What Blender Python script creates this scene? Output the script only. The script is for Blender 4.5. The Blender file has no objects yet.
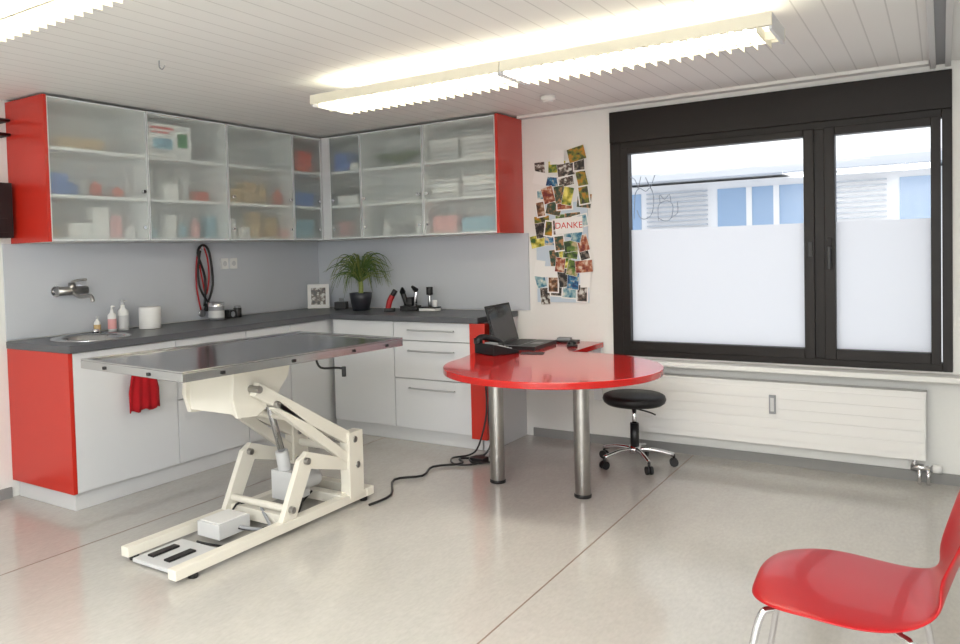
import bpy, bmesh, math, random
from mathutils import Vector, Matrix
random.seed(7)
scene=bpy.context.scene
scene.view_settings.view_transform='Standard'
pi=math.pi
# ---------------------------------------------------------------- materials
def new(name):
    m=bpy.data.materials.new(name); m.use_nodes=True
    return m, m.node_tree.nodes, m.node_tree.links, m.node_tree.nodes['Principled BSDF']
def mat(name,col,rough=.5,metal=0,noise=0,scale=20,bump=0,spec=.5,coat=0):
    m,n,l,b=new(name)
    b.inputs['Base Color'].default_value=(*col,1); b.inputs['Roughness'].default_value=rough
    b.inputs['Metallic'].default_value=metal; b.inputs['Specular IOR Level'].default_value=spec
    b.inputs['Coat Weight'].default_value=coat
    tc=n.new('ShaderNodeTexCoord'); nz=n.new('ShaderNodeTexNoise'); nz.inputs['Scale'].default_value=scale
    nz.inputs['Detail'].default_value=4
    l.new(tc.outputs['Object'],nz.inputs['Vector'])
    mx=n.new('ShaderNodeMixRGB'); mx.blend_type='MULTIPLY'; mx.inputs['Fac'].default_value=1
    rp=n.new('ShaderNodeMapRange'); rp.inputs['To Min'].default_value=1-noise; rp.inputs['To Max'].default_value=1+noise*.3
    l.new(nz.outputs['Fac'],rp.inputs['Value'])
    mx.inputs['Color1'].default_value=(*col,1); l.new(rp.outputs['Result'],mx.inputs['Color2'])
    l.new(mx.outputs['Color'],b.inputs['Base Color'])
    if bump:
        bp=n.new('ShaderNodeBump'); bp.inputs['Strength'].default_value=bump; bp.inputs['Distance'].default_value=.01
        l.new(nz.outputs['Fac'],bp.inputs['Height']); l.new(bp.outputs['Normal'],b.inputs['Normal'])
    return m
def srgb(r,g,b):
    f=lambda c:(c/255/12.92) if c/255<=.04045 else ((c/255+.055)/1.055)**2.4
    return (f(r),f(g),f(b))
M_wall=mat('plaster_white',srgb(236,236,233),.8,noise=.03,scale=60,bump=.05)
M_white=mat('laminate_white',srgb(217,219,222),.4,noise=.01)
M_cabin=mat('cabinet_interior_white',srgb(242,244,244),.6)
M_red=mat('lacquer_red',srgb(200,42,27),.3,noise=.05,scale=3,coat=.2)
M_deskred=mat('desk_red',srgb(200,20,12),.12,noise=.03,scale=3,coat=.4)
M_chairred=mat('chair_red',srgb(172,2,14),.35,coat=.15)
M_counter=mat('countertop_grey',srgb(92,94,99),.35,noise=.25,scale=140)
M_splash=mat('backsplash_bluegrey',srgb(202,206,213),.35,noise=.01)
M_steel=mat('stainless_steel',srgb(185,186,188),.17,metal=1,noise=.06,scale=8)
M_brush=mat('brushed_steel',srgb(170,168,165),.32,metal=1,noise=.1,scale=40)
M_chrome=mat('chrome',srgb(225,225,228),.08,metal=1)
M_cream=mat('powder_coat_cream',srgb(232,228,216),.4)
M_black=mat('plastic_black',srgb(24,24,26),.4)
M_leath=mat('leather_black',srgb(24,23,25),.45,bump=.05,scale=120)
M_frame=mat('window_bronze',srgb(29,23,21),.42,noise=.1,scale=6,spec=.3)
M_rad=mat('radiator_white',srgb(234,233,231),.45)
M_grey=mat('grey_plastic',srgb(150,152,156),.5)
M_lg=mat('light_grey_plastic',srgb(208,209,210),.5)
M_kick=mat('kickboard_grey',srgb(212,213,214),.5)
M_base=mat('baseboard_grey',srgb(140,139,138),.6)
M_leaf=mat('leaf_green',srgb(84,112,52),.5,noise=.3,scale=12)
M_leaf2=mat('leaf_yellowgreen',srgb(140,150,80),.5,noise=.2,scale=12)
M_soil=mat('soil',srgb(50,38,28),.9,noise=.4,scale=60)
M_pot=mat('pot_dark',srgb(52,54,60),.35)
M_paper=mat('paper_white',srgb(240,240,238),.7)
M_towel=mat('cloth_red',srgb(180,10,26),.9,bump=.3,scale=200)
M_blue=mat('box_blue',srgb(60,115,195),.6)
M_orange=mat('box_orange',srgb(225,80,40),.6)
M_boxred=mat('box_red',srgb(205,30,35),.6)
M_green=mat('box_green',srgb(60,145,85),.6)
M_tan=mat('box_tan',srgb(205,175,125),.6)
M_pink=mat('box_pink',srgb(225,165,165),.6)
M_teal=mat('box_teal',srgb(130,180,200),.6)
M_screen=mat('screen_dark',srgb(30,36,44),.12)
M_redtube=mat('tube_red',srgb(180,30,35),.4)
M_alu=mat('aluminium',srgb(228,232,234),.35,metal=.3)
M_handle=mat('handle_satin',srgb(190,192,195),.35,metal=.6)
M_ground=mat('asphalt_light',srgb(225,225,225),.9,noise=.1,scale=3)
M_fwhite=mat('facade_white',srgb(248,249,251),.7)
M_fgrey=mat('facade_grey',srgb(222,228,236),.7)
M_fblue=mat('facade_blue',srgb(150,182,218),.3)
M_fline=mat('facade_line',srgb(188,195,206),.6)
def emis(name,col,s):
    m,n,l,b=new(name); b.inputs['Base Color'].default_value=(*col,1)
    b.inputs['Emission Color'].default_value=(*col,1); b.inputs['Emission Strength'].default_value=s
    return m
M_tube=emis('fluorescent_tube',(1,.96,.82),1.6)
M_louv=mat('louvre_white',srgb(238,233,214),.5)
def mixm(name,build):
    m,n,l,b=new(name); n.remove(b); out=n['Material Output']
    def mx(f,a,c):
        d=n.new('ShaderNodeMixShader'); d.inputs[0].default_value=f; l.new(a.outputs[0],d.inputs[1]); l.new(c.outputs[0],d.inputs[2]); return d
    def sh(t,col,r=None):
        s=n.new('ShaderNodeBsdf'+t); s.inputs['Color'].default_value=(*col,1)
        if r is not None: s.inputs['Roughness'].default_value=r
        return s
    l.new(build(mx,sh).outputs[0],out.inputs[0]); return m
M_milk=mixm('frosted_cabinet_glass',lambda mx,sh: mx(.05,mx(.38,sh('Transparent',(.97,.99,.98)),mx(.5,sh('Diffuse',srgb(236,243,240)),sh('Translucent',srgb(240,248,245)))),sh('Glossy',(1,1,1),.2)))
M_glass=mixm('window_glass',lambda mx,sh: mx(.05,sh('Transparent',(.97,.98,.99)),sh('Glossy',(1,1,1),.02)))
M_frost=mixm('frosted_window_film',lambda mx,sh: mx(.2,sh('Translucent',srgb(240,242,246)),sh('Diffuse',srgb(236,238,243))))
M_film=mat('film_line',srgb(150,160,175),.6)

def floormat():
    m,n,l,b=new('linoleum'); tc=n.new('ShaderNodeTexCoord')
    n1=n.new('ShaderNodeTexNoise'); n1.inputs['Scale'].default_value=14; n1.inputs['Detail'].default_value=8; n1.inputs['Roughness'].default_value=.75
    mp=n.new('ShaderNodeMapping'); mp.inputs['Scale'].default_value=(1,.35,1); l.new(tc.outputs['Object'],mp.inputs['Vector']); l.new(mp.outputs[0],n1.inputs['Vector'])
    n2=n.new('ShaderNodeTexNoise'); n2.inputs['Scale'].default_value=80; n2.inputs['Detail'].default_value=3; l.new(mp.outputs[0],n2.inputs['Vector'])
    ad=n.new('ShaderNodeMath'); ad.operation='ADD'; l.new(n1.outputs['Fac'],ad.inputs[0]); l.new(n2.outputs['Fac'],ad.inputs[1])
    hf=n.new('ShaderNodeMath'); hf.operation='MULTIPLY'; hf.inputs[1].default_value=.5; l.new(ad.outputs[0],hf.inputs[0])
    cr=n.new('ShaderNodeValToRGB'); cr.color_ramp.elements[0].position=.36; cr.color_ramp.elements[1].position=.64
    cr.color_ramp.elements[0].color=(*srgb(184,181,175),1); cr.color_ramp.elements[1].color=(*srgb(195,192,186),1)
    l.new(hf.outputs[0],cr.inputs[0]); l.new(cr.outputs[0],b.inputs['Base Color'])
    b.inputs['Roughness'].default_value=.15; b.inputs['Specular IOR Level'].default_value=.6
    return m
M_floor=floormat()
M_seam=mat('floor_seam',srgb(134,116,102),.5)
def ceilmat():
    m,n,l,b=new('ceiling_planks'); tc=n.new('ShaderNodeTexCoord'); sp=n.new('ShaderNodeSeparateXYZ'); l.new(tc.outputs['Object'],sp.inputs[0])
    d=n.new('ShaderNodeMath'); d.operation='DIVIDE'; d.inputs[1].default_value=.1; l.new(sp.outputs['X'],d.inputs[0])
    f=n.new('ShaderNodeMath'); f.operation='FRACT'; l.new(d.outputs[0],f.inputs[0])
    g=n.new('ShaderNodeMath'); g.operation='LESS_THAN'; g.inputs[1].default_value=.06; l.new(f.outputs[0],g.inputs[0])
    mx=n.new('ShaderNodeMixRGB'); mx.inputs['Color1'].default_value=(*srgb(237,237,235),1); mx.inputs['Color2'].default_value=(*srgb(212,212,210),1)
    l.new(g.outputs[0],mx.inputs['Fac']); l.new(mx.outputs[0],b.inputs['Base Color']); b.inputs['Roughness'].default_value=.6
    return m
M_ceil=ceilmat()
def photomat(i,cols):
    m,n,l,b=new('photo_print_%d'%i); tc=n.new('ShaderNodeTexCoord'); nz=n.new('ShaderNodeTexNoise'); nz.inputs['Scale'].default_value=22+5*(i%4)
    mp=n.new('ShaderNodeMapping'); mp.inputs['Location'].default_value=(i*3.1,i*1.7,i)
    l.new(tc.outputs['Object'],mp.inputs[0]); l.new(mp.outputs[0],nz.inputs['Vector']); nz.inputs['Detail'].default_value=2
    cr=n.new('ShaderNodeValToRGB'); e=cr.color_ramp.elements; e[0].position=.38; e[0].color=(*srgb(*cols[0]),1); e[1].position=.64; e[1].color=(*srgb(*cols[2]),1)
    k=e.new(.52); k.color=(*srgb(*cols[1]),1); l.new(nz.outputs['Fac'],cr.inputs[0]); l.new(cr.outputs[0],b.inputs['Base Color']); b.inputs['Roughness'].default_value=.35
    return m
PC=[((40,60,30),(100,130,50),(190,170,130)),((60,40,30),(140,95,60),(210,190,170)),
((20,60,110),(60,130,170),(200,190,170)),((30,30,30),(100,85,75),(210,210,205)),((60,100,30),(180,170,50),(235,225,120)),((110,30,30),(170,100,65),(220,200,180)),
((30,70,50),(80,80,60),(180,130,85)),((15,15,20),(55,48,42),(130,120,110)),((40,110,140),(150,185,190),(225,225,215)),((190,130,30),(110,120,40),(50,50,30))]
PM=[photomat(i,c) for i,c in enumerate(PC)]

# ---------------------------------------------------------------- builder
class B:
    def __init__(s): s.bm=bmesh.new(); s.mats=[]; s.M=Matrix.Identity(4)
    def mi(s,m):
        if m not in s.mats: s.mats.append(m)
        return s.mats.index(m)
    def v(s,p): return s.bm.verts.new(s.M@Vector(p))
    def f(s,vs,m,sm=False):
        try: f=s.bm.faces.new(vs)
        except ValueError: return
        f.material_index=s.mi(m); f.smooth=sm
    def box(s,x0,x1,y0,y1,z0,z1,m):
        c=[s.v((x,y,z)) for z in (z0,z1) for y in (y0,y1) for x in (x0,x1)]
        for q in ((0,2,3,1),(4,5,7,6),(0,1,5,4),(2,6,7,3),(0,4,6,2),(1,3,7,5)): s.f([c[i] for i in q],m)
    def ring(s,c,ax,r,seg,up=None):
        ax=Vector(ax).normalized(); u=up or (Vector((0,0,1)) if abs(ax.z)<.9 else Vector((1,0,0)))
        a=ax.cross(u).normalized(); b=ax.cross(a).normalized()
        return [s.v(Vector(c)+r*(math.cos(t)*a+math.sin(t)*b)) for t in [2*pi*i/seg for i in range(seg)]]
    def cyl(s,p,q,r,m,r2=None,seg=24):
        ax=Vector(q)-Vector(p); A=s.ring(p,ax,r,seg); C=s.ring(q,ax,r if r2 is None else r2,seg)
        for i in range(seg): s.f([A[i],A[(i+1)%seg],C[(i+1)%seg],C[i]],m,True)
        s.f(A[::-1],m); s.f(C,m)
    def tube(s,pts,r,m,seg=8,smooth=4,rr=None):
        P=[Vector(p) for p in pts]
        if smooth and len(P)>2:
            Q=[]
            for i in range(len(P)-1):
                p0=P[max(i-1,0)];p1=P[i];p2=P[i+1];p3=P[min(i+2,len(P)-1)]
                for k in range(smooth):
                    t=k/smooth; Q.append(.5*((2*p1)+(-p0+p2)*t+(2*p0-5*p1+4*p2-p3)*t*t+(-p0+3*p1-3*p2+p3)*t**3))
            Q.append(P[-1]); P=Q
        prev=None; a=None
        for i,p in enumerate(P):
            d=(P[min(i+1,len(P)-1)]-P[max(i-1,0)]).normalized()
            if a is None: a=d.cross(Vector((0,0,1)) if abs(d.z)<.9 else Vector((1,0,0))).normalized()
            else:
                a=(a-d*a.dot(d)); a=a.normalized() if a.length>1e-6 else d.orthogonal().normalized()
            b=d.cross(a); R=r
            if rr: t=i/(len(P)-1); R=rr(t)
            cur=[s.v(p+R*(math.cos(2*pi*k/seg)*a+math.sin(2*pi*k/seg)*b)) for k in range(seg)]
            if prev:
                for k in range(seg): s.f([prev[k],prev[(k+1)%seg],cur[(k+1)%seg],cur[k]],m,True)
            else: s.f(cur[::-1],m)
            prev=cur
        s.f(prev,m)
    def lathe(s,cx,cy,prof,m,seg=32):
        prev=None
        for r,z in prof:
            cur=[s.v((cx+r*math.cos(2*pi*k/seg),cy+r*math.sin(2*pi*k/seg),z)) for k in range(seg)] if r>1e-5 else [s.v((cx,cy,z))]
            if prev:
                if len(cur)==1 and len(prev)>1:
                    for k in range(seg): s.f([prev[k],prev[(k+1)%seg],cur[0]],m,True)
                elif len(prev)==1 and len(cur)>1:
                    for k in range(seg): s.f([prev[0],cur[(k+1)%seg],cur[k]],m,True)
                elif len(cur)>1:
                    for k in range(seg): s.f([prev[k],prev[(k+1)%seg],cur[(k+1)%seg],cur[k]],m,True)
            prev=cur
    def prism(s,out,z0,z1,m):
        A=[s.v((x,y,z0)) for x,y in out]; C=[s.v((x,y,z1)) for x,y in out]; k=len(out)
        for i in range(k): s.f([A[i],A[(i+1)%k],C[(i+1)%k],C[i]],m)
        s.f(A[::-1],m); s.f(C,m)
    def xplate(s,x,pts,t,m):
        A=[s.v((x-t/2,p[0],p[1])) for p in pts]; C=[s.v((x+t/2,p[0],p[1])) for p in pts]; k=len(pts)
        for i in range(k): s.f([A[i],A[(i+1)%k],C[(i+1)%k],C[i]],m)
        s.f(A,m); s.f(C,m)
    def quad(s,a,b,c,d,m): s.f([s.v(a),s.v(b),s.v(c),s.v(d)],m)
    def beam(s,p,q,w,h,m,side=(1,0,0)):
        p=Vector(p);q=Vector(q);d=(q-p).normalized();a=Vector(side).normalized();b=d.cross(a).normalized()
        c=[s.v(e+a*i*w/2+b*j*h/2) for e in (p,q) for i,j in ((-1,-1),(1,-1),(1,1),(-1,1))]
        for t in range(4): s.f([c[t],c[(t+1)%4],c[4+(t+1)%4],c[4+t]],m)
        s.f(c[:4][::-1],m); s.f(c[4:],m)
    def done(s,name,bevel=0,solid=0,subs=0,seg=2):
        bmesh.ops.recalc_face_normals(s.bm,faces=s.bm.faces)
        me=bpy.data.meshes.new(name); s.bm.to_mesh(me); s.bm.free()
        for m in s.mats: me.materials.append(m)
        o=bpy.data.objects.new(name,me); scene.collection.objects.link(o)
        if solid: k=o.modifiers.new('s','SOLIDIFY'); k.thickness=solid; k.offset=0
        if subs: k=o.modifiers.new('u','SUBSURF'); k.levels=subs; k.render_levels=subs
        if bevel: k=o.modifiers.new('b','BEVEL'); k.width=bevel; k.segments=seg; k.limit_method='ANGLE'; k.angle_limit=.7
        return o
def place(x,y,z=0,rz=0): return Matrix.Translation((x,y,z))@Matrix.Rotation(rz,4,'Z')

ZC=2.28; XR=5.7; YN=-7.2
# ---------------------------------------------------------------- room shell
b=B(); b.box(0,XR,YN,0,-.1,0,M_floor); b.done('floor')
b=B()
for x in (1.06,3.085,5.1): b.box(x-.003,x+.003,YN+.01,-.02,0,.0008,M_seam)
b.done('trim_floor_seam')
b=B(); b.box(0,XR,YN,0,ZC,ZC+.1,M_ceil); b.done('ceiling')
b=B(); b.box(-.15,0,YN,.25,-.1,ZC+.1,M_wall); b.done('wall_left')
WX1,WX2,WZ1,WZ2=2.575,4.43,.615,2.235
b=B(); b.box(0,WX1,0,.25,-.1,ZC+.1,M_wall); b.box(WX2,XR,0,.25,-.1,ZC+.1,M_wall); b.box(WX1,WX2,0,.25,-.1,WZ1,M_wall); b.box(WX1,WX2,0,.25,WZ2,ZC+.1,M_wall); b.done('wall_back')
b=B(); b.box(XR,XR+.15,YN,.25,-.1,ZC+.1,M_wall); b.done('wall_right')
b=B(); b.box(-.15,XR+.15,YN-.15,YN,-.1,ZC+.1,M_wall); b.done('wall_front')
b=B(); b.box(1.98,XR,-.014,-.001,0,.06,M_base); b.done('baseboard_back')
b=B(); b.box(.001,.014,YN,-2.8,0,.06,M_base); b.done('baseboard_left')
b=B(); b.box(1.95,4.33,-.10,-.001,ZC-.014,ZC-.001,M_white); b.box(1.95,4.33,-.112,-.10,ZC-.02,ZC-.001,M_wall); b.done('trim_ceiling_border')
b=B(); b.box(4.335,4.36,-5.5,-.001,ZC-.03,ZC-.001,M_lg); b.box(4.40,4.425,-5.5,-.001,ZC-.03,ZC-.001,M_lg); b.box(4.36,4.40,-5.5,-.001,ZC-.012,ZC-.001,M_grey)
b.done('curtain_rail')

# ---------------------------------------------------------------- window
b=B(); y0,y1=-.012,.07
b.box(WX1,WX2,y0-.006,y1,2.03,WZ2,M_frame)
b.box(WX1,2.645,y0,y1,WZ1,2.03,M_frame); b.box(4.385,WX2,y0,y1,WZ1,2.03,M_frame)
b.box(2.645,4.385,y0,y1,WZ1,.66,M_frame); b.box(2.645,4.385,y0,y1,1.985,2.03,M_frame)
b.box(3.775,3.835,y0,y1,.66,1.985,M_frame)
def sash(x0,x1,z0,z1,gx0,gx1,gz0,gz1):
    ys=-.03; ye=.05
    b.box(x0,gx0,ys,ye,z0,z1,M_frame); b.box(gx1,x1,ys,ye,z0,z1,M_frame); b.box(gx0,gx1,ys,ye,z0,gz0,M_frame); b.box(gx0,gx1,ys,ye,gz1,z1,M_frame)
sash(2.65,3.78,.655,1.99,2.70,3.725,.715,1.95); sash(3.83,4.38,.655,1.99,3.885,4.335,.715,1.945)
b.box(3.845,3.87,-.04,-.03,1.20,1.36,M_frame); b.cyl((3.857,-.03,1.30),(3.857,-.07,1.30),.009,M_black); b.box(3.848,3.866,-.078,-.062,1.18,1.31,M_black)
b.box(3.745,3.77,-.036,-.03,1.25,1.34,M_black)
w=b.done('window_1',bevel=.003)
b=B()
for x0,x1 in ((2.70,3.725),(3.885,4.335)):
    b.quad((x0,.022,1.45),(x1,.022,1.45),(x1,.022,1.95),(x0,.022,1.95),M_glass); b.quad((x0,.022,.715),(x1,.022,.715),(x1,.022,1.45),(x0,.022,1.45),M_frost)
g=b.done('window_panes'); g.parent=w
b=B()
def gl(pts,r=.0026): b.tube([(x,.016,z) for x,z in pts],r,M_film,seg=5)
gl([(2.72,1.52),(2.73,1.68),(2.76,1.72),(2.80,1.70),(2.83,1.72),(2.85,1.66),(2.84,1.56),(2.80,1.52),(2.76,1.53),(2.74,1.58)])
gl([(2.75,1.72),(2.73,1.78),(2.70,1.80)]); gl([(2.75,1.72),(2.77,1.80)]); gl([(2.83,1.72),(2.86,1.80)]); gl([(2.83,1.72),(2.80,1.79)])
gl([(2.88,1.50),(2.88,1.60),(2.93,1.63),(2.97,1.60),(2.96,1.52),(2.92,1.50),(2.88,1.52)]); gl([(2.89,1.62),(2.89,1.67),(2.92,1.64),(2.95,1.67),(2.96,1.62)]); gl([(2.96,1.52),(3.0,1.55),(3.0,1.62)])
g=b.done('window_drawing'); g.parent=w
b=B(); b.box(2.56,4.5,-.15,-.002,.575,.605,M_wall); b.done('window_sill',bevel=.006)

# ---------------------------------------------------------------- outside
b=B(); b.box(-20,25,.4,30,-.6,-.5,M_ground); b.done('ground_outside')
b=B(); Y=8
b.box(-8,14,Y,Y+4,-.49,2.32,M_fwhite)
b.box(-8,14,Y-.7,Y+4.2,2.36,2.44,M_fgrey); b.box(-8,14,Y-.72,Y-.7,2.34,2.46,M_fgrey)
b.box(-8,14,Y+.6,Y+4,2.44,2.62,M_fwhite)
b.box(-8,14,Y-.03,Y,1.5,1.56,M_fline)
x=-5.7
while x<13:
    b.box(x,x+1.2,Y-.02,Y,1.0,2.2,M_fblue); b.box(x+.42,x+.50,Y-.04,Y-.02,1.0,2.2,M_fwhite); b.box(x+.80,x+.88,Y-.04,Y-.02,1.0,2.2,M_fwhite)
    for k in range(14): b.box(x+1.3,x+2.25,Y-.05,Y-.01,1.2+k*.075,1.225+k*.075,M_fline)
    x+=2.4
b.done('neighbouring_building')

# ---------------------------------------------------------------- backsplash
b=B(); b.box(.002,.012,-2.79,-.003,.905,1.458,M_splash); b.done('backsplash')
b=B(); b.box(.013,1.97,-.012,-.002,.905,1.458,M_splash); b.done('backsplash')

# ---------------------------------------------------------------- base cabinets
def bar_handle(b,p,axis,l):
    x,y,z=p
    if axis=='x': pts=[(x-l/2,y,z),(x-l/2+.01,y-.022,z),(x,y-.032,z),(x+l/2-.01,y-.022,z),(x+l/2,y,z)]
    else: pts=[(x,y-l/2,z),(x+.022,y-l/2+.01,z),(x+.032,y,z),(x+.022,y+l/2-.01,z),(x,y+l/2,z)]
    b.tube(pts,.006,M_handle,seg=8)
b=B()
b.box(.02,.57,-2.76,-.02,.001,.10,M_kick)
b.box(.003,.58,-2.765,-2.07,.101,.70,M_white); b.box(.003,.58,-2.07,-.01,.101,.858,M_white)
b.box(.003,.602,-2.79,-2.765,.10,.858,M_red)
def dl(y0,y1,z0,z1,h=None):
    b.box(.583,.601,y0+.003,y1-.003,z0+.003,z1-.003,M_white)
    if h: bar_handle(b,(.601,(y0+y1)/2,h),'y',.3)
dl(-2.765,-2.07,.10,.858)
dl(-2.07,-1.48,.73,.858,.80); dl(-2.07,-1.48,.49,.73,.68); dl(-2.07,-1.48,.10,.49,.44)
dl(-1.48,-1.05,.10,.858); dl(-1.05,-.62,.10,.858)
b.box(.5795,.581,-2.765,-.62,.101,.858,M_grey)
b.done('base_cabinet',bevel=.0015,seg=1)
b=B()
b.box(.605,1.86,-.56,-.02,.001,.10,M_kick)
b.box(.607,1.865,-.575,-.003,.101,.858,M_white); b.box(.607,1.81,-.577,-.575,.101,.858,M_grey)
def dr(x0,x1,z0,z1,h=None):
    b.box(x0+.003,x1-.003,-.60,-.58,z0+.003,z1-.003,M_white)
    if h: bar_handle(b,((x0+x1)/2,-.60,h),'x',.36)
dr(.63,1.185,.73,.858); dr(.63,1.185,.10,.73)
dr(1.185,1.81,.725,.858,.80); dr(1.185,1.81,.455,.725,.655); dr(1.185,1.81,.10,.455,.39)
b.box(1.81,1.925,-.615,-.55,.085,.858,M_red)
b.box(1.867,1.925,-.55,-.003,.001,.66,M_white)
b.done('base_cabinet',bevel=.0015,seg=1)
b=B(); b.prism([(.013,-2.80),(.63,-2.80),(.63,-.63),(1.88,-.63),(1.88,-.013),(.013,-.013)],.86,.90,M_counter)
ct=b.done('countertop')
b=B(); SX,SY=.33,-2.46; b.cyl((SX,SY,.8),(SX,SY,1.0),.185,M_counter,seg=48); cut=b.done('cut')
md=ct.modifiers.new('x','BOOLEAN'); md.object=cut; md.operation='DIFFERENCE'
dg=bpy.context.evaluated_depsgraph_get(); me=bpy.data.meshes.new_from_object(ct.evaluated_get(dg)); ct.modifiers.clear(); ct.data=me
bpy.data.objects.remove(cut)
k=ct.modifiers.new('b','BEVEL'); k.width=.004; k.segments=2; k.limit_method='ANGLE'
b=B(); b.lathe(SX,SY,[(.225,.9005),(.225,.905),(.215,.908),(.19,.906),(.178,.895),(.165,.80),(.14,.765),(.03,.757),(0,.757)],M_steel,48)
b.cyl((SX,SY,.757),(SX,SY,.762),.028,M_chrome); b.cyl((.14,-2.30,.90),(.14,-2.30,.93),.02,M_chrome)
b.done('sink')
b=B(); y=-2.40;z=1.17
for yy in (y-.075,y+.075): b.cyl((.013,yy,z),(.02,yy,z),.034,M_chrome); b.cyl((.02,yy,z),(.065,yy,z),.016,M_chrome)
b.cyl((.065,y-.10,z),(.065,y+.10,z),.026,M_brush)
b.cyl((.065,y,z),(.065,y,z+.05),.028,M_brush,r2=.02); b.tube([(.065,y,z+.05),(.10,y+.01,z+.062),(.17,y+.03,z+.066)],.008,M_brush)
b.tube([(.07,y,z-.01),(.14,y,z-.035),(.24,y,z-.03),(.265,y,z-.045),(.27,y,z-.065)],.012,M_brush,seg=12)
b.done('wall_faucet')

# ---------------------------------------------------------------- overhead cabinets
ZB,ZT,U=1.463,2.262,.375
zs=[ZB+.018,1.725,1.99]
def items(b,axis,a0,a1,zsh,fn):
    p=a0+.03
    while p<a1-.06:
        w=random.uniform(.05,.15); w=min(w,a1-.03-p); h=random.uniform(.06,.19); kind=random.random()
        d0=random.uniform(.20,.25); d1=d0+random.uniform(.07,.10); m=random.choice(fn)
        if kind<.65:
            if axis=='y': b.box(d0,d1,p,p+w,zsh+.001,zsh+h,m)
            else: b.box(p,p+w,-d1,-d0,zsh+.001,zsh+h,m)
        else:
            r=min(w/2,.035)
            c=(d0+.04,p+w/2) if axis=='y' else (p+w/2,-d0-.04)
            b.lathe(c[0],c[1],[(0,zsh+.001),(r,zsh+.001),(r,zsh+h*.75),(r*.4,zsh+h*.88),(r*.4,zsh+h),(0,zsh+h)],m,16)
        p+=w+random.uniform(.01,.07)
b=B(); YL=-2.736
b.box(.003,.02,YL+.02,-.01,ZB,ZT,M_cabin); b.box(.02,U-.01,YL+.02,-.01,ZB,ZB+.018,M_cabin); b.box(.02,U-.01,YL+.02,-.01,ZT-.018,ZT,M_cabin)
for z in zs[1:]: b.box(.02,U-.012,YL+.02,-.01,z-.018,z,M_cabin)
b.box(.003,U+.008,YL,YL+.02,ZB-.004,ZT+.004,M_red)
yb=[YL+.02,-2.05,-1.38,-.71,-.38]
for y in yb[1:-1]: b.box(.02,U-.015,y-.009,y+.009,ZB+.018,ZT-.018,M_cabin)
for i in range(4):
    a,c=yb[i]+.003,yb[i+1]-.003
    b.quad((U,a,ZB+.002),(U,c,ZB+.002),(U,c,ZT-.002),(U,a,ZT-.002),M_milk)
    for y in (a,c-.006): b.box(U-.004,U+.005,y,y+.006,ZB+.002,ZT-.002,M_alu)
    b.box(U-.004,U+.005,a+.006,c-.006,ZB+.001,ZB+.008,M_alu); b.box(U-.004,U+.005,a+.006,c-.006,ZT-.008,ZT-.001,M_alu)
for y in (-2.09,-1.34,-.75,-.42): b.cyl((U+.001,y,ZB+.30),(U+.02,y,ZB+.30),.011,M_chrome); b.cyl((U+.001,y,ZB+.08),(U+.012,y,ZB+.08),.009,M_chrome)
b.box(U-.02,U+.004,-.379,-.365,ZB,ZT,M_white)
uc=b.done('overhead_cabinet')
# printed carton/poster just behind the glass
b=B(); X=U-.008; b.box(X-.002,X,-2.03,-1.69,1.995,2.20,M_paper)
b.box(X,X+.0006,-2.01,-1.83,2.165,2.18,M_boxred); b.box(X,X+.0006,-2.01,-1.87,2.14,2.15,M_boxred); b.box(X,X+.0006,-1.80,-1.72,2.06,2.15,M_green); b.box(X,X+.0006,-1.99,-1.84,2.04,2.11,M_teal)
for k in range(3): b.box(X,X+.0006,-2.01,-1.75,2.008+k*.01,2.012+k*.01,M_grey)
b.done('printed_sign').parent=uc
b=B(); pale=[M_paper,M_paper,M_teal,M_lg,M_pink,M_tan,M_paper]
mixd=[M_paper,M_teal,M_green,M_tan,M_paper,M_orange,M_lg,M_blue,M_grey]
for i in range(3):
    items(b,'y',yb[i]+.01,yb[i+1]-.01,zs[0],pale+[M_teal]); items(b,'y',yb[i]+.01,yb[i+1]-.01,zs[1],mixd)
b.box(.15,.30,-2.6,-2.3,1.992,2.06,M_tan); b.box(.12,.3,-1.3,-.9,1.992,2.03,M_lg)
b.box(.2,.355,-.62,-.47,1.992,2.15,M_orange); b.box(.2,.35,-.66,-.45,1.727,1.83,M_blue); b.box(.2,.34,-.66,-.45,1.49,1.62,M_teal)
b.done('medical_supplies').parent=uc
b=B(); XE=1.934; x0=U+.012
b.box(x0,XE-.02,-.02,-.003,ZB,ZT,M_cabin); b.box(x0,XE-.02,-U+.01,-.02,ZB,ZB+.018,M_cabin); b.box(x0,XE-.02,-U+.01,-.02,ZT-.018,ZT,M_cabin)
for z in zs[1:]: b.box(x0,XE-.02,-U+.012,-.02,z-.018,z,M_cabin)
b.box(XE-.02,XE,-U-.008,-.003,ZB-.004,ZT+.004,M_red)
b.box(x0,.46,-U-.002,-U+.016,ZB,ZT,M_white)
xb=[.46,.765,1.325,XE-.02]
for x in xb[1:-1]: b.box(x-.009,x+.009,-U+.015,-.02,ZB+.018,ZT-.018,M_cabin)
for i in range(3):
    a,c=xb[i]+.003,xb[i+1]-.003
    b.quad((a,-U,ZB+.002),(c,-U,ZB+.002),(c,-U,ZT-.002),(a,-U,ZT-.002),M_milk)
    for x in (a,c-.006): b.box(x,x+.006,-U-.005,-U+.004,ZB+.002,ZT-.002,M_alu)
    b.box(a+.006,c-.006,-U-.005,-U+.004,ZB+.001,ZB+.008,M_alu); b.box(a+.006,c-.006,-U-.005,-U+.004,ZT-.008,ZT-.001,M_alu)
for x in (.50,.80,1.29,1.36): b.cyl((x,-U-.001,ZB+.30),(x,-U-.02,ZB+.30),.011,M_chrome); b.cyl((x,-U-.001,ZB+.08),(x,-U-.012,ZB+.08),.009,M_chrome)
uc=b.done('overhead_cabinet')
b=B()
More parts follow.
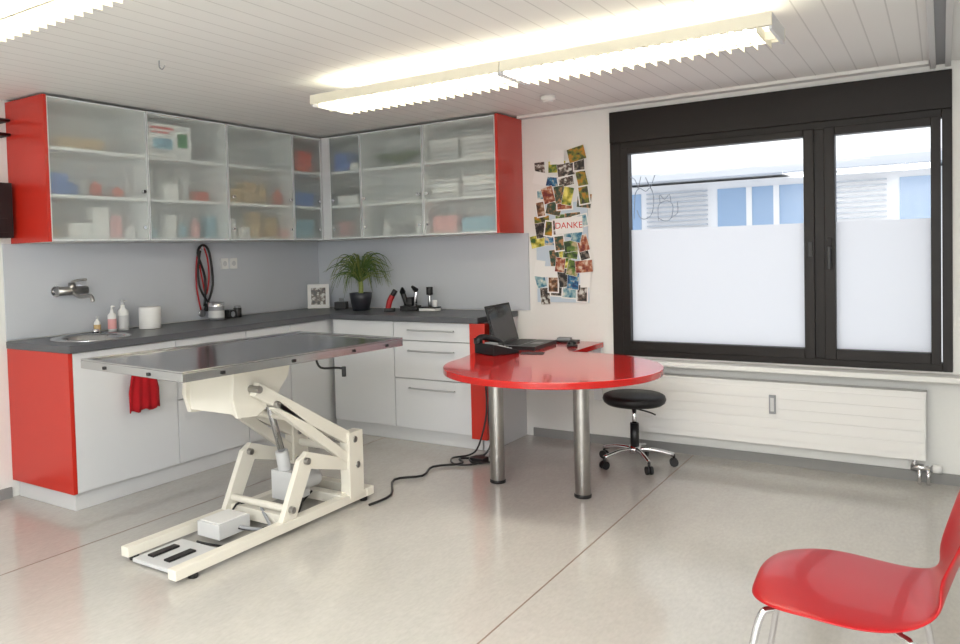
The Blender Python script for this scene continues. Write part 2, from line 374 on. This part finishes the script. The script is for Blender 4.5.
b.box(.5,.62,-.355,-.2,1.992,2.13,M_blue); b.box(.64,.72,-.34,-.2,1.992,2.05,M_paper); b.box(.5,.7,-.33,-.2,1.727,1.80,M_paper); b.box(.52,.70,-.33,-.2,1.83,1.86,M_black)
items(b,'x',.48,.75,zs[0],pale)
for k in range(90):
    a=random.uniform(0,2*pi); l=random.uniform(.08,.17); c=Vector((1.06,-.28,2.0)); b.tube([c,c+Vector((math.cos(a)*l*.6,math.sin(a)*.04,l*.5)),c+Vector((math.cos(a)*l*1.3,math.sin(a)*.06,.03+l*.3))],.010,M_leaf,seg=4,smooth=3)
b.box(.85,1.25,-.32,-.1,1.727,1.75,M_lg)
for i,(xx,w) in enumerate(((1.36,.24),(1.62,.26))):
    for k in range(5): b.box(xx+random.uniform(0,.02),xx+w,-.34,-.1,1.995+k*.03,2.02+k*.03,random.choice([M_paper,M_lg]))
    for k in range(4): b.box(xx+random.uniform(0,.02),xx+w,-.34,-.1,1.73+k*.035,1.76+k*.035,random.choice([M_paper,M_lg,M_cabin]))
for xx in (.80,.9,1.0,1.1,1.2): b.cyl((xx+.04,-.29,1.482),(xx+.04,-.29,1.482+random.uniform(.08,.16)),.035,random.choice([M_paper,M_grey,M_teal]),seg=16)
b.box(1.38,1.58,-.34,-.1,1.483,1.6,M_pink); b.box(1.62,1.88,-.34,-.1,1.483,1.58,M_teal)
b.done('medical_supplies').parent=uc

# ---------------------------------------------------------------- examination table
b=B(); T=place(1.585,-2.41,0,math.radians(-5.5)); b.M=T
L2,W2=.69,.40; zt=.895
b.box(-W2,W2,-L2,L2,zt-.045,zt-.008,M_steel)
for a in ((-W2,-W2+.02,-L2,L2),(W2-.02,W2,-L2,L2),(-W2+.02,W2-.02,-L2,-L2+.02),(-W2+.02,W2-.02,L2-.02,L2)): b.box(*a,zt-.008,zt,M_steel)
for yy in (-.5,-.1,.3,.55): b.box(W2,W2+.006,yy,yy+.02,zt-.036,zt-.022,M_black)
for xx in (-.2,.15): b.box(xx,xx+.02,-L2-.006,-L2,zt-.036,zt-.022,M_black)
b.M=Matrix.Identity(4)
b.box(1.36,1.80,-2.75,-2.05,.825,.85,M_cream)
for x in (1.44,1.76):
    b.xplate(x,[(-2.72,.826),(-2.34,.826),(-2.36,.76),(-2.46,.66),(-2.58,.60),(-2.70,.61),(-2.73,.70)],.024,M_cream)
b.box(1.45,1.75,-2.70,-2.60,.625,.82,M_cream)
for x in (1.41,1.80):
    b.beam((x,-2.62,.735),(x,-1.93,.36),.035,.065,M_cream)
    b.beam((x,-2.50,.645),(x,-1.90,.22),.035,.05,M_cream)
    b.xplate(x,[(-2.48,.07),(-2.38,.07),(-2.26,.28),(-1.95,.20),(-1.95,.26),(-2.28,.37),(-2.34,.34)],.03,M_cream)
    b.box(x-.032,x+.032,-1.97,-1.85,.05,.40,M_cream)
    for p in ((-2.62,.735),(-1.92,.36),(-2.50,.645),(-1.90,.22),(-2.42,.12),(-2.30,.33)): b.cyl((x-.038,*p),(x+.038,*p),.017,M_brush,seg=16)
b.cyl((1.41,-2.42,.12),(1.80,-2.42,.12),.018,M_cream); b.cyl((1.41,-1.91,.30),(1.80,-1.91,.30),.022,M_cream); b.cyl((1.41,-2.3,.54),(1.80,-2.3,.54),.02,M_cream)
b.box(1.385,1.435,-3.07,-1.76,.025,.07,M_cream); b.box(1.775,1.825,-3.13,-1.76,.025,.07,M_cream)
b.box(1.38,1.83,-1.82,-1.76,.026,.071,M_cream); b.box(1.41,1.80,-2.44,-2.36,.03,.09,M_cream); b.box(1.41,1.80,-2.02,-1.96,.03,.08,M_cream)
for x in (1.41,1.80):
    for yy in (-3.02,-1.82): b.cyl((x,yy,0.001),(x,yy,.025),.022,M_black,seg=16)
b.cyl((1.6,-2.20,.14),(1.6,-2.24,.34),.034,M_lg); b.cyl((1.6,-2.24,.34),(1.6,-2.33,.62),.018,M_steel)
b.box(1.54,1.68,-2.26,-2.12,.09,.24,M_lg); b.cyl((1.66,-2.2,.17),(1.66,-2.05,.17),.045,M_lg)
b.box(1.49,1.64,-2.72,-2.52,.03,.10,M_lg); b.box(1.50,1.63,-2.71,-2.53,.10,.105,M_paper)
b.box(1.45,1.69,-3.06,-2.78,.008,.025,M_lg); b.box(1.49,1.53,-3.01,-2.86,.025,.034,M_black); b.box(1.60,1.64,-3.01,-2.86,.025,.034,M_black)
b.tube([(1.90,-2.30,.85),(1.93,-2.30,.80),(1.96,-2.22,.79),(1.97,-2.17,.78)],.006,M_black); b.cyl((1.97,-2.17,.79),(1.97,-2.17,.74),.011,M_black)
b.tube([(1.62,-2.6,.06),(1.75,-2.5,.04),(1.6,-2.4,.1),(1.66,-2.3,.06),(1.62,-2.2,.1)],.009,M_grey)
b.tube([(1.62,-2.62,.06),(1.72,-2.45,.02),(1.7,-2.25,.1)],.006,M_black)
b.tube([(1.55,-2.78,.03),(1.60,-2.74,.012),(1.70,-2.70,.012),(1.72,-2.55,.012),(1.66,-2.45,.012),(1.72,-2.30,.012),(1.70,-2.2,.10)],.006,M_black)
b.tube([(1.50,-2.52,.06),(1.47,-2.42,.10),(1.52,-2.30,.012),(1.60,-2.18,.012),(1.66,-2.08,.10)],.006,M_black)
b.done('examination_table',bevel=.004)

b=B(); rows=[]
for j in range(9):
    t=j/8; z=.785-t*.30; hw=.06+.05*min(1,t*1.6)
    rows.append([b.v((.652+.012*math.sin(i*1.9+j*.2)*min(1,t+.3),-2.35-hw+2*hw*i/12,z+(.008*math.sin(i*1.3) if j==8 else 0))) for i in range(13)])
for j in range(8):
    for i in range(12): b.f([rows[j][i],rows[j][i+1],rows[j+1][i+1],rows[j+1][i]],M_towel,True)
b.done('red_towel',solid=.006)
b=B(); b.tube([(.601,-2.40,.79),(.628,-2.40,.79),(.628,-2.28,.79),(.601,-2.28,.79)],.004,M_alu,smooth=0); b.done('towel_rail')

# ---------------------------------------------------------------- desk
b=B(); CX,CY,R,ZD=2.615,-1.15,.592,.70
out=[(1.955,-.016),(2.51,-.016)]
a0=math.acos((2.51-CX)/R); N=64; aend=-pi-.05
for i in range(N+1):
    t=a0+(aend-a0)*i/N; out.append((CX+R*math.cos(t),CY+R*math.sin(t)))
out+= [(1.99,-.95),(1.955,-.80)]
b.prism(out,ZD-.035,ZD,M_deskred)
for x,y in ((2.28,-1.16),(2.80,-1.18)):
    b.cyl((x,y,.012),(x,y,ZD-.036),.042,M_brush,seg=32); b.cyl((x,y,.0005),(x,y,.02),.046,M_black,seg=32); b.cyl((x,y,ZD-.045),(x,y,ZD-.036),.06,M_brush,seg=32)
b.box(2.44,2.50,-.03,-.015,.3,ZD-.036,M_white)
b.done('desk',bevel=.005,seg=3)

b=B(); b.M=place(2.12,-.43,ZD+.001,math.radians(4))
b.box(-.12,.15,-.20,.20,0,.024,M_black); b.box(-.09,.03,-.18,.18,.024,.026,M_grey)
for i in range(5):
    for j in range(14): b.box(-.087+i*.023,-.068+i*.023,-.17+j*.0245,-.15+j*.0245,.026,.029,M_black)
b.box(.06,.12,-.05,.05,.024,.0255,M_grey)
b.M=b.M@Matrix.Translation((-.12,0,.02))@Matrix.Rotation(math.radians(-15),4,'Y')
b.box(-.006,.004,-.20,.20,0,.265,M_black); b.box(.004,.005,-.185,.185,.02,.25,M_screen)
b.done('laptop',bevel=.002)
b=B(); b.M=place(2.11,-.82,ZD+.001,math.radians(-25))
b2=[(-.10,0),(.10,0),(.10,.02),(-.10,.07)]
v0=[b.v((-.085,p[0],p[1])) for p in b2]; v1=[b.v((.105,p[0],p[1])) for p in b2]
for i in range(4): b.f([v0[i],v0[(i+1)%4],v1[(i+1)%4],v1[i]],M_black)
b.f(v0,M_black); b.f(v1,M_black)
b.tube([(-.06,-.095,.085),(-.06,-.05,.10),(-.06,.04,.075),(-.06,.09,.05)],.02,M_black,seg=10)
b.cyl((-.06,-.09,.062),(-.06,-.09,.095),.028,M_black); b.cyl((-.06,.08,.03),(-.06,.08,.06),.028,M_black)
b.box(.0,.08,-.085,-.04,.06,.075,M_grey)
for i in range(4):
    for j in range(3): b.box(.0+j*.028,.02+j*.028,-.02+i*.024,-.003+i*.024,.05-i*.007,.056-i*.007,M_lg)
b.done('desk_telephone',bevel=.003)
b=B(); b.M=place(2.40,-.30,ZD+.001,.4); b.box(-.035,.035,-.055,.055,0,.012,M_black); b.lathe(0,0,[(.03,.012),(.028,.025),(.018,.032),(0,.034)],M_black,20); b.done('computer_mouse',bevel=.004)
b=B(); b.M=place(2.28,-.10,ZD+.001,.1); b.box(-.08,.08,-.05,.05,0,.012,M_black); b.box(-.06,.03,-.03,.03,.012,.03,M_grey); b.done('document_tray',bevel=.003)
b=B(); b.M=place(2.32,-.74,ZD+.001,.3); b.box(-.07,.07,-.05,.05,0,.002,M_black); b.done('desk_pad')
b=B()
b.tube([(1.96,-.66,.60),(1.98,-.66,.45),(1.97,-.67,.25),(2.0,-.70,.10),(1.95,-.75,.012),(1.85,-.85,.012),(1.92,-.95,.012),(1.8,-1.1,.012),(1.85,-1.3,.012),(1.75,-1.45,.012),(1.9,-1.7,.012),(1.9,-1.9,.012)],.007,M_black)
b.tube([(2.0,-.66,.60),(1.99,-.66,.4),(2.02,-.69,.2),(2.0,-.72,.012),(2.08,-.80,.012),(1.98,-.9,.012),(1.9,-.8,.012),(1.95,-.7,.012)],.007,M_black)
b.tube([(1.94,-.66,.55),(1.96,-.68,.3),(1.92,-.72,.08),(1.86,-.74,.012),(1.80,-.86,.012),(1.88,-.98,.012),(1.98,-.95,.012),(2.02,-.84,.012)],.006,M_black)
b.box(1.93,2.02,-.86,-.78,.001,.03,M_black)
b.done('power_cable')

# ---------------------------------------------------------------- stool
b=B(); sx,sy=2.84,-.42
b.lathe(sx,sy,[(0,.375),(.16,.375),(.18,.39),(.187,.41),(.18,.432),(.16,.442),(0,.445)],M_leath,40)
b.cyl((sx,sy,.36),(sx,sy,.376),.09,M_black); b.cyl((sx,sy,.22),(sx,sy,.37),.014,M_chrome); b.cyl((sx,sy,.09),(sx,sy,.26),.026,M_black)
b.cyl((sx,sy,.075),(sx,sy,.12),.035,M_chrome)
b.tube([(sx,sy,.35),(sx+.1,sy-.03,.34),(sx+.14,sy-.04,.33)],.005,M_black)
for k in range(5):
    a=2*pi*k/5+.35; c,s_=math.cos(a),math.sin(a)
    b.tube([(sx+.03*c,sy+.03*s_,.10),(sx+.12*c,sy+.12*s_,.095),(sx+.225*c,sy+.225*s_,.072)],.014,M_chrome,seg=10)
    wx,wy=sx+.225*c,sy+.225*s_; b.cyl((wx,wy,.04),(wx,wy,.075),.008,M_black,seg=10)
    for o in (-.012,.012): b.cyl((wx-s_*(o-.007),wy+c*(o-.007),.026),(wx-s_*(o+.007),wy+c*(o+.007),.026),.025,M_black,seg=20)
b.done('swivel_stool')

# ---------------------------------------------------------------- radiator
b=B(); b.box(2.68,4.31,-.11,-.03,.14,.505,M_rad)
for z in (.205,.27,.33,.39,.45): b.box(2.685,4.305,-.113,-.11,z-.029,z+.029,M_rad)
b.box(2.675,4.315,-.115,-.028,.505,.515,M_rad)
for x in (2.9,4.1): b.box(x,x+.04,-.03,-.001,.2,.45,M_rad)
b.box(3.545,3.58,-.13,-.113,.33,.44,M_grey); b.box(3.553,3.572,-.132,-.13,.345,.425,M_lg)
b.done('radiator',bevel=.004)
b=B(); b.tube([(4.26,-.07,.135),(4.26,-.07,.10),(4.30,-.07,.09)],.012,M_chrome); b.cyl((4.24,-.07,.095),(4.34,-.07,.095),.018,M_chrome); b.cyl((4.34,-.07,.095),(4.38,-.07,.095),.022,M_paper); b.cyl((4.28,-.07,.0005),(4.28,-.07,.09),.009,M_chrome); b.cyl((4.32,-.07,.0005),(4.32,-.07,.09),.009,M_chrome)
b.done('radiator_valve')

# ---------------------------------------------------------------- shell chair
b=B(); cy=-2.90
prof=[(3.975,.450,.11),(3.995,.463,.185),(4.05,.467,.232),(4.12,.461,.252),(4.20,.454,.255),(4.28,.453,.235),(4.34,.464,.20),(4.385,.495,.16),(4.405,.54,.145),(4.42,.59,.17),(4.44,.65,.205),(4.46,.71,.22),(4.48,.77,.21),(4.50,.82,.17),(4.508,.84,.10)]
rows=[]
for i,(x,z,w) in enumerate(prof):
    r=[]
    for k in range(9):
        u=-1+k/4; seat=i<8
        dz=-.02*u*u if i<3 else (-.006*u*u if seat else 0); dx=0 if seat else -.03*u*u
        r.append(b.v((x+dx,cy+u*w,z+dz)))
    rows.append(r)
for i in range(len(rows)-1):
    for k in range(8): b.f([rows[i][k],rows[i][k+1],rows[i+1][k+1],rows[i+1][k]],M_chairred,True)
ch=b.done('shell',solid=.011,subs=2)
b=B()
for sx_,sy_ in ((-1,-1),(-1,1),(1,-1),(1,1)):
    b.tube([(4.17+sx_*.04,cy+sy_*.03,.422),(4.17+sx_*.13,cy+sy_*.15,.418),(4.17+sx_*.165,cy+sy_*.185,.39),(4.17+sx_*.20,cy+sy_*.22,.18),(4.17+sx_*.23,cy+sy_*.235,.012)],.009,M_chrome,seg=12,smooth=6)
    b.cyl((4.17+sx_*.23,cy+sy_*.235,.0005),(4.17+sx_*.23,cy+sy_*.235,.016),.012,M_black)
b.cyl((4.17,cy,.415),(4.17,cy,.449),.07,M_black)
lg=b.done('legs')
e=bpy.data.objects.new('shell_chair',None); scene.collection.objects.link(e); ch.parent=e; lg.parent=e

# ---------------------------------------------------------------- lamps
def area(nm,sx,sy,loc,rot,p,col):
    ld=bpy.data.lights.new(nm,'AREA'); ld.shape='RECTANGLE'; ld.size=sx; ld.size_y=sy; ld.energy=p; ld.color=col
    o=bpy.data.objects.new(nm,ld); o.location=loc; o.rotation_euler=rot; scene.collection.objects.link(o); return o
def lamp(x0,x1,y0,y1):
    b=B(); zb,zt=2.13,2.20; xm=(x0+x1)/2
    for s0,s1 in ((x0,xm-.004),(xm+.004,x1)):
        b.box(s0,s1,y0,y0+.012,zb+.022,zt,M_louv); b.box(s0,s1,y1-.012,y1,zb+.022,zt,M_louv)
        b.box(s0,s0+.012,y0+.012,y1-.012,zb+.008,zt,M_white); b.box(s1-.012,s1,y0+.012,y1-.012,zb+.008,zt,M_white)
        b.box(s0+.012,s1-.012,(y0+y1)/2-.006,(y0+y1)/2+.006,zb,zb+.035,M_louv)
        n=int((s1-s0)/.05)
        for i in range(1,n): x=s0+i*(s1-s0)/n; b.box(x-.002,x+.002,y0+.002,y1-.002,zb,zb+.04,M_louv)
        for yy in (y0+.08,y1-.08): b.cyl((s0+.03,yy,zb+.06),(s1-.03,yy,zb+.06),.012,M_tube,seg=10)
        for x in (s0+.25,s1-.25):b.box(x-.015,x+.015,y0+.1,y1-.1,zt-.004,ZC-.001,M_white)
    o=b.done('fluorescent_lamp')
    W=(1,.96,.88)
    for q in (area('tube_light_down',(x1-x0)-.1,(y1-y0)-.06,((x0+x1)/2,(y0+y1)/2,zb+.045),(0,0,0),24,W),
              area('tube_light_up',(x1-x0)-.1,(y1-y0)-.06,((x0+x1)/2,(y0+y1)/2,zt+.003),(pi,0,0),2.2,W)): q.parent=o
lamp(1.62,3.87,-1.95,-1.64); lamp(1.62,3.87,-3.97,-3.66)
b=B(); b.box(2.6,5.2,-7.0,-5.9,ZC-.05,ZC-.001,M_white); pn=b.done('added_fill_panel')  # unseen panel added behind the camera to carry the fill light
area('added_fill_light',2.4,.95,(3.9,-6.45,ZC-.056),(0,0,0),215,(.98,.99,1)).parent=pn  # added flash-like fill to even out the room light
b=B(); b.cyl((2.41,-.63,ZC-.03),(2.41,-.63,ZC-.001),.045,M_paper); b.cyl((2.41,-.63,ZC-.04),(2.41,-.63,ZC-.03),.03,M_paper); b.done('smoke_detector')
b=B(); b.tube([(1.38,-2.75,ZC-.001),(1.38,-2.75,ZC-.03),(1.40,-2.75,ZC-.045),(1.42,-2.75,ZC-.03)],.003,M_grey); b.done('ceiling_hook')

# ---------------------------------------------------------------- photo collage
b=B(); b.box(2.03,2.41,-.006,-.001,.965,1.66,mat('pinboard_blue',srgb(200,214,226),.7))
k=0
for r in range(12):
    z=1.03+r*.087
    lo=[2.03,2.04,2.03,2.05,2.03,2.03,2.03,2.02,2.03,2.02,2.04,2.17][r]; hi=[2.41,2.42,2.40,2.41,2.42,2.40,2.41,2.42,2.41,2.42,2.42,2.38][r]
    nn=[4,5,5,5,5,5,5,4,5,4,4,2][r]
    for c in range(nn):
        if random.random()<.03: continue
        x=lo+(c+.5)*(hi-lo)/nn+random.uniform(-.022,.022); zz=z+random.uniform(-.028,.028)
        w,h=(random.uniform(.095,.135),random.uniform(.075,.10)) if random.random()<.5 else (random.uniform(.07,.09),random.uniform(.10,.135))
        y=-.008-.0009*k; k=(k+1)%14
        b.M=Matrix.Translation((x,y,zz))@Matrix.Rotation(random.uniform(-.28,.28),4,'Y')
        b.box(-w/2,w/2,0,.0007,-h/2,h/2,M_paper)
        t=random.random(); q=.002 if t<.65 else .009
        if t<.93: b.box(-w/2+q,w/2-q,-.0006,0,-h/2+q,h/2-q,random.choice(PM))
b.M=Matrix.Translation((2.28,-.022,1.50))@Matrix.Rotation(-.05,4,'Y'); b.box(-.10,.10,0,.001,-.055,.055,M_paper)
pc=b.done('photo_collage')
tx=bpy.data.curves.new('danke_lettering','FONT'); tx.body='DANKE'; tx.size=.06; tx.align_x='CENTER'; tx.extrude=.0004
to=bpy.data.objects.new('danke_lettering',tx); to.location=(2.28,-.0235,1.48); to.rotation_euler=(pi/2,0,0); to.data.materials.append(M_boxred); scene.collection.objects.link(to); to.parent=pc

# ---------------------------------------------------------------- wall and counter items
b=B(); y=-1.33
b.cyl((.013,y,1.42),(.04,y,1.42),.012,M_chrome)
b.tube([(.035,y-.03,.97),(.03,y-.06,1.15),(.035,y-.05,1.35),(.035,y,1.435),(.035,y+.045,1.35),(.03,y+.06,1.2),(.035,y+.02,1.08),(.035,y-.01,1.2),(.035,y-.03,1.3)],.006,M_redtube)
b.tube([(.05,y-.01,1.0),(.045,y+.01,1.2),(.045,y-.05,1.38),(.045,y,1.44),(.045,y+.06,1.38),(.045,y+.08,1.15),(.04,y+.02,1.0)],.009,M_black)
b.tube([(.05,y+.03,1.02),(.05,y-.04,1.12),(.05,y-.06,1.25),(.05,y-.03,1.40)],.008,M_black)
b.cyl((.03,y-.03,.95),(.05,y-.03,.95),.026,M_chrome); b.cyl((.03,y+.02,.98),(.045,y+.02,.98),.02,M_black)
b.done('stethoscope')
b=B()
for yy in (-1.10,-1.01): b.box(.013,.022,yy-.035,yy+.035,1.26,1.34,M_paper); b.cyl((.022,yy,1.30),(.0225,yy,1.30),.02,M_lg)
b.done('wall_socket',bevel=.003)
def bottle(x,y,r,h,m,m2,m3,name):
    b=B(); b.lathe(x,y,[(0,.902),(r,.902),(r,.902+h*.65),(r*.4,.902+h*.75),(r*.4,.902+h*.85),(0,.902+h*.85)],m,20); b.cyl((x,y,.902+h*.85),(x,y,.902+h),r*.3,m2,seg=10); b.tube([(x,y,.902+h),(x+r*1.2,y,.902+h*.99)],r*.15,m2,smooth=0); b.lathe(x,y,[(r+.001,.92),(r+.001,.902+h*.5)],m3,20); b.done(name)
bottle(.14,-2.18,.026,.16,M_paper,M_paper,M_pink,'soap_bottle'); bottle(.13,-2.09,.034,.19,M_paper,M_lg,M_lg,'soap_bottle'); bottle(.10,-2.26,.02,.10,M_paper,M_lg,M_tan,'soap_bottle')
b=B(); b.lathe(.19,-1.93,[(0,.902),(.068,.902),(.07,.905),(.07,1.035),(.068,1.04),(.02,1.04),(.02,1.0)],M_paper,32); b.done('paper_towel_roll')
b=B(); b.lathe(.15,-1.32,[(0,.902),(.055,.902),(.057,.99),(.057,1.0)],M_grey,24); b.lathe(.15,-1.32,[(.058,1.0),(.058,1.03),(0,1.032)],M_chrome,24); b.lathe(.15,-1.32,[(.0575,.92),(.0575,.97)],M_lg,24); b.done('storage_jar')
b=B(); b.M=place(.12,-1.13,.901); b.box(-.03,.03,-.06,.0,0,.06,M_black); b.cyl((0,.045,0),(0,.045,.07),.03,M_black); b.cyl((0,.045,.07),(0,.045,.085),.025,M_grey); b.cyl((.03,-.03,.03),(.034,-.03,.03),.02,M_grey); b.done('dosing_pump',bevel=.003)
b=B(); b.M=place(.15,-.19,.902,math.radians(38))@Matrix.Rotation(-.15,4,'X')
b.box(-.09,.09,-.008,.008,0,.20,M_paper); b.box(-.06,.06,-.009,-.008,.03,.17,PM[3]); b.done('picture_frame',bevel=.002)
b=B(); b.M=place(.40,-.20,.901,.4); b.box(-.05,.05,-.04,.04,0,.06,M_black); b.cyl((0,0,.06),(0,0,.09),.02,M_grey); b.done('card_reader',bevel=.004)
b=B(); px,py=.66,-.28
b.lathe(px,py,[(0,.902),(.065,.902),(.085,1.0),(.09,1.04),(.08,1.04),(.078,1.02),(0,1.02)],M_pot,28)
b.lathe(px,py,[(.079,1.021),(0,1.026)],M_soil,20)
b.tube([(px,py,1.02),(px+.005,py,1.08),(px,py,1.13)],.02,M_leaf2,seg=10)
for k in range(130):
    a=random.uniform(0,2*pi); l=random.uniform(.13,.30); h=random.uniform(.04,.22); c,s_=math.cos(a),math.sin(a)
    sc=min(1,(.22/l)) if s_>0 else 1
    p0=Vector((px,py,1.12)); p1=p0+Vector((c*l*.35,s_*l*.35*sc,h)); p2=p0+Vector((c*l*.75,s_*l*.75*sc,h*random.uniform(.7,1.1))); p3=p0+Vector((c*l,s_*l*sc,h*.5-random.uniform(-.05,.14)))
    if p3.y>-.03:p3.y=-.03
    b.tube([p0,p1,p2,p3],.004,random.choice([M_leaf,M_leaf,M_leaf2]),seg=4,smooth=4,rr=lambda t:.0045*(1-t)+.0008)
b.done('potted_plant')
b=B(); b.M=place(.96,-.32,.902,.4)
b.box(-.04,.04,-.03,.03,0,.025,M_black); b.tube([(-.01,0,.02),(0,0,.07),(.025,0,.12)],.022,M_redtube,seg=12); b.tube([(.025,0,.12),(.05,0,.16)],.02,M_black,seg=12,smooth=0); b.done('hair_clipper',bevel=.003)
b=B(); b.M=place(1.06,-.18,.902,.2)
b.box(-.07,.07,-.05,.05,0,.035,M_black); b.cyl((-.03,0,.035),(-.06,-.01,.14),.019,M_black); b.cyl((-.06,-.01,.14),(-.045,-.05,.175),.024,M_black,r2=.008); b.cyl((.035,0,.035),(.05,0,.15),.017,M_chrome); b.cyl((.05,0,.15),(.03,-.04,.185),.022,M_black,r2=.01); b.box(-.02,.02,-.03,.03,.035,.10,M_black); b.done('otoscope_stand',bevel=.003)
b=B(); b.M=place(1.24,-.19,.902,0)
b.box(-.07,.07,-.045,.045,0,.02,M_paper); b.box(-.07,.07,-.045,.045,.02,.03,M_black); b.cyl((0,0,.03),(0,0,.12),.014,M_steel); b.cyl((0,0,.12),(0,0,.18),.025,M_black); b.cyl((.045,0,.03),(.045,0,.08),.018,M_paper); b.done('microscope',bevel=.003)
b=B(); b.box(.001,.09,-2.95,-2.765,1.49,1.80,M_black); b.box(.09,.095,-2.92,-2.80,1.52,1.6,M_black); b.done('soap_dispenser',bevel=.012)
b=B()
for z in (2.07,2.15): b.tube([(.002,-2.77,z),(.10,-2.77,z),(.10,-3.1,z)],.009,M_black,smooth=0)
b.cyl((.10,-3.1,2.04),(.10,-3.1,2.18),.012,M_black); b.done('drip_stand_bracket')

# ---------------------------------------------------------------- world + camera
w=bpy.data.worlds.new('World'); scene.world=w; w.use_nodes=True
bg=w.node_tree.nodes['Background']; bg.inputs[0].default_value=(.96,.975,1,1); bg.inputs[1].default_value=1.4
cd=bpy.data.cameras.new('Camera'); cam=bpy.data.objects.new('Camera',cd); scene.collection.objects.link(cam); scene.camera=cam
cd.sensor_width=36; cd.sensor_fit='HORIZONTAL'; cd.lens=788.2*36/960; cd.shift_x=95.3/960; cd.shift_y=-40.64/960; cd.clip_start=.05
cam.matrix_world=Matrix.Translation((4.3853,-5.2090,1.3425))@Matrix.Rotation(.6163,4,'Z')@Matrix.Rotation(pi/2-.0355,4,'X')@Matrix.Rotation(-.0286,4,'Z')
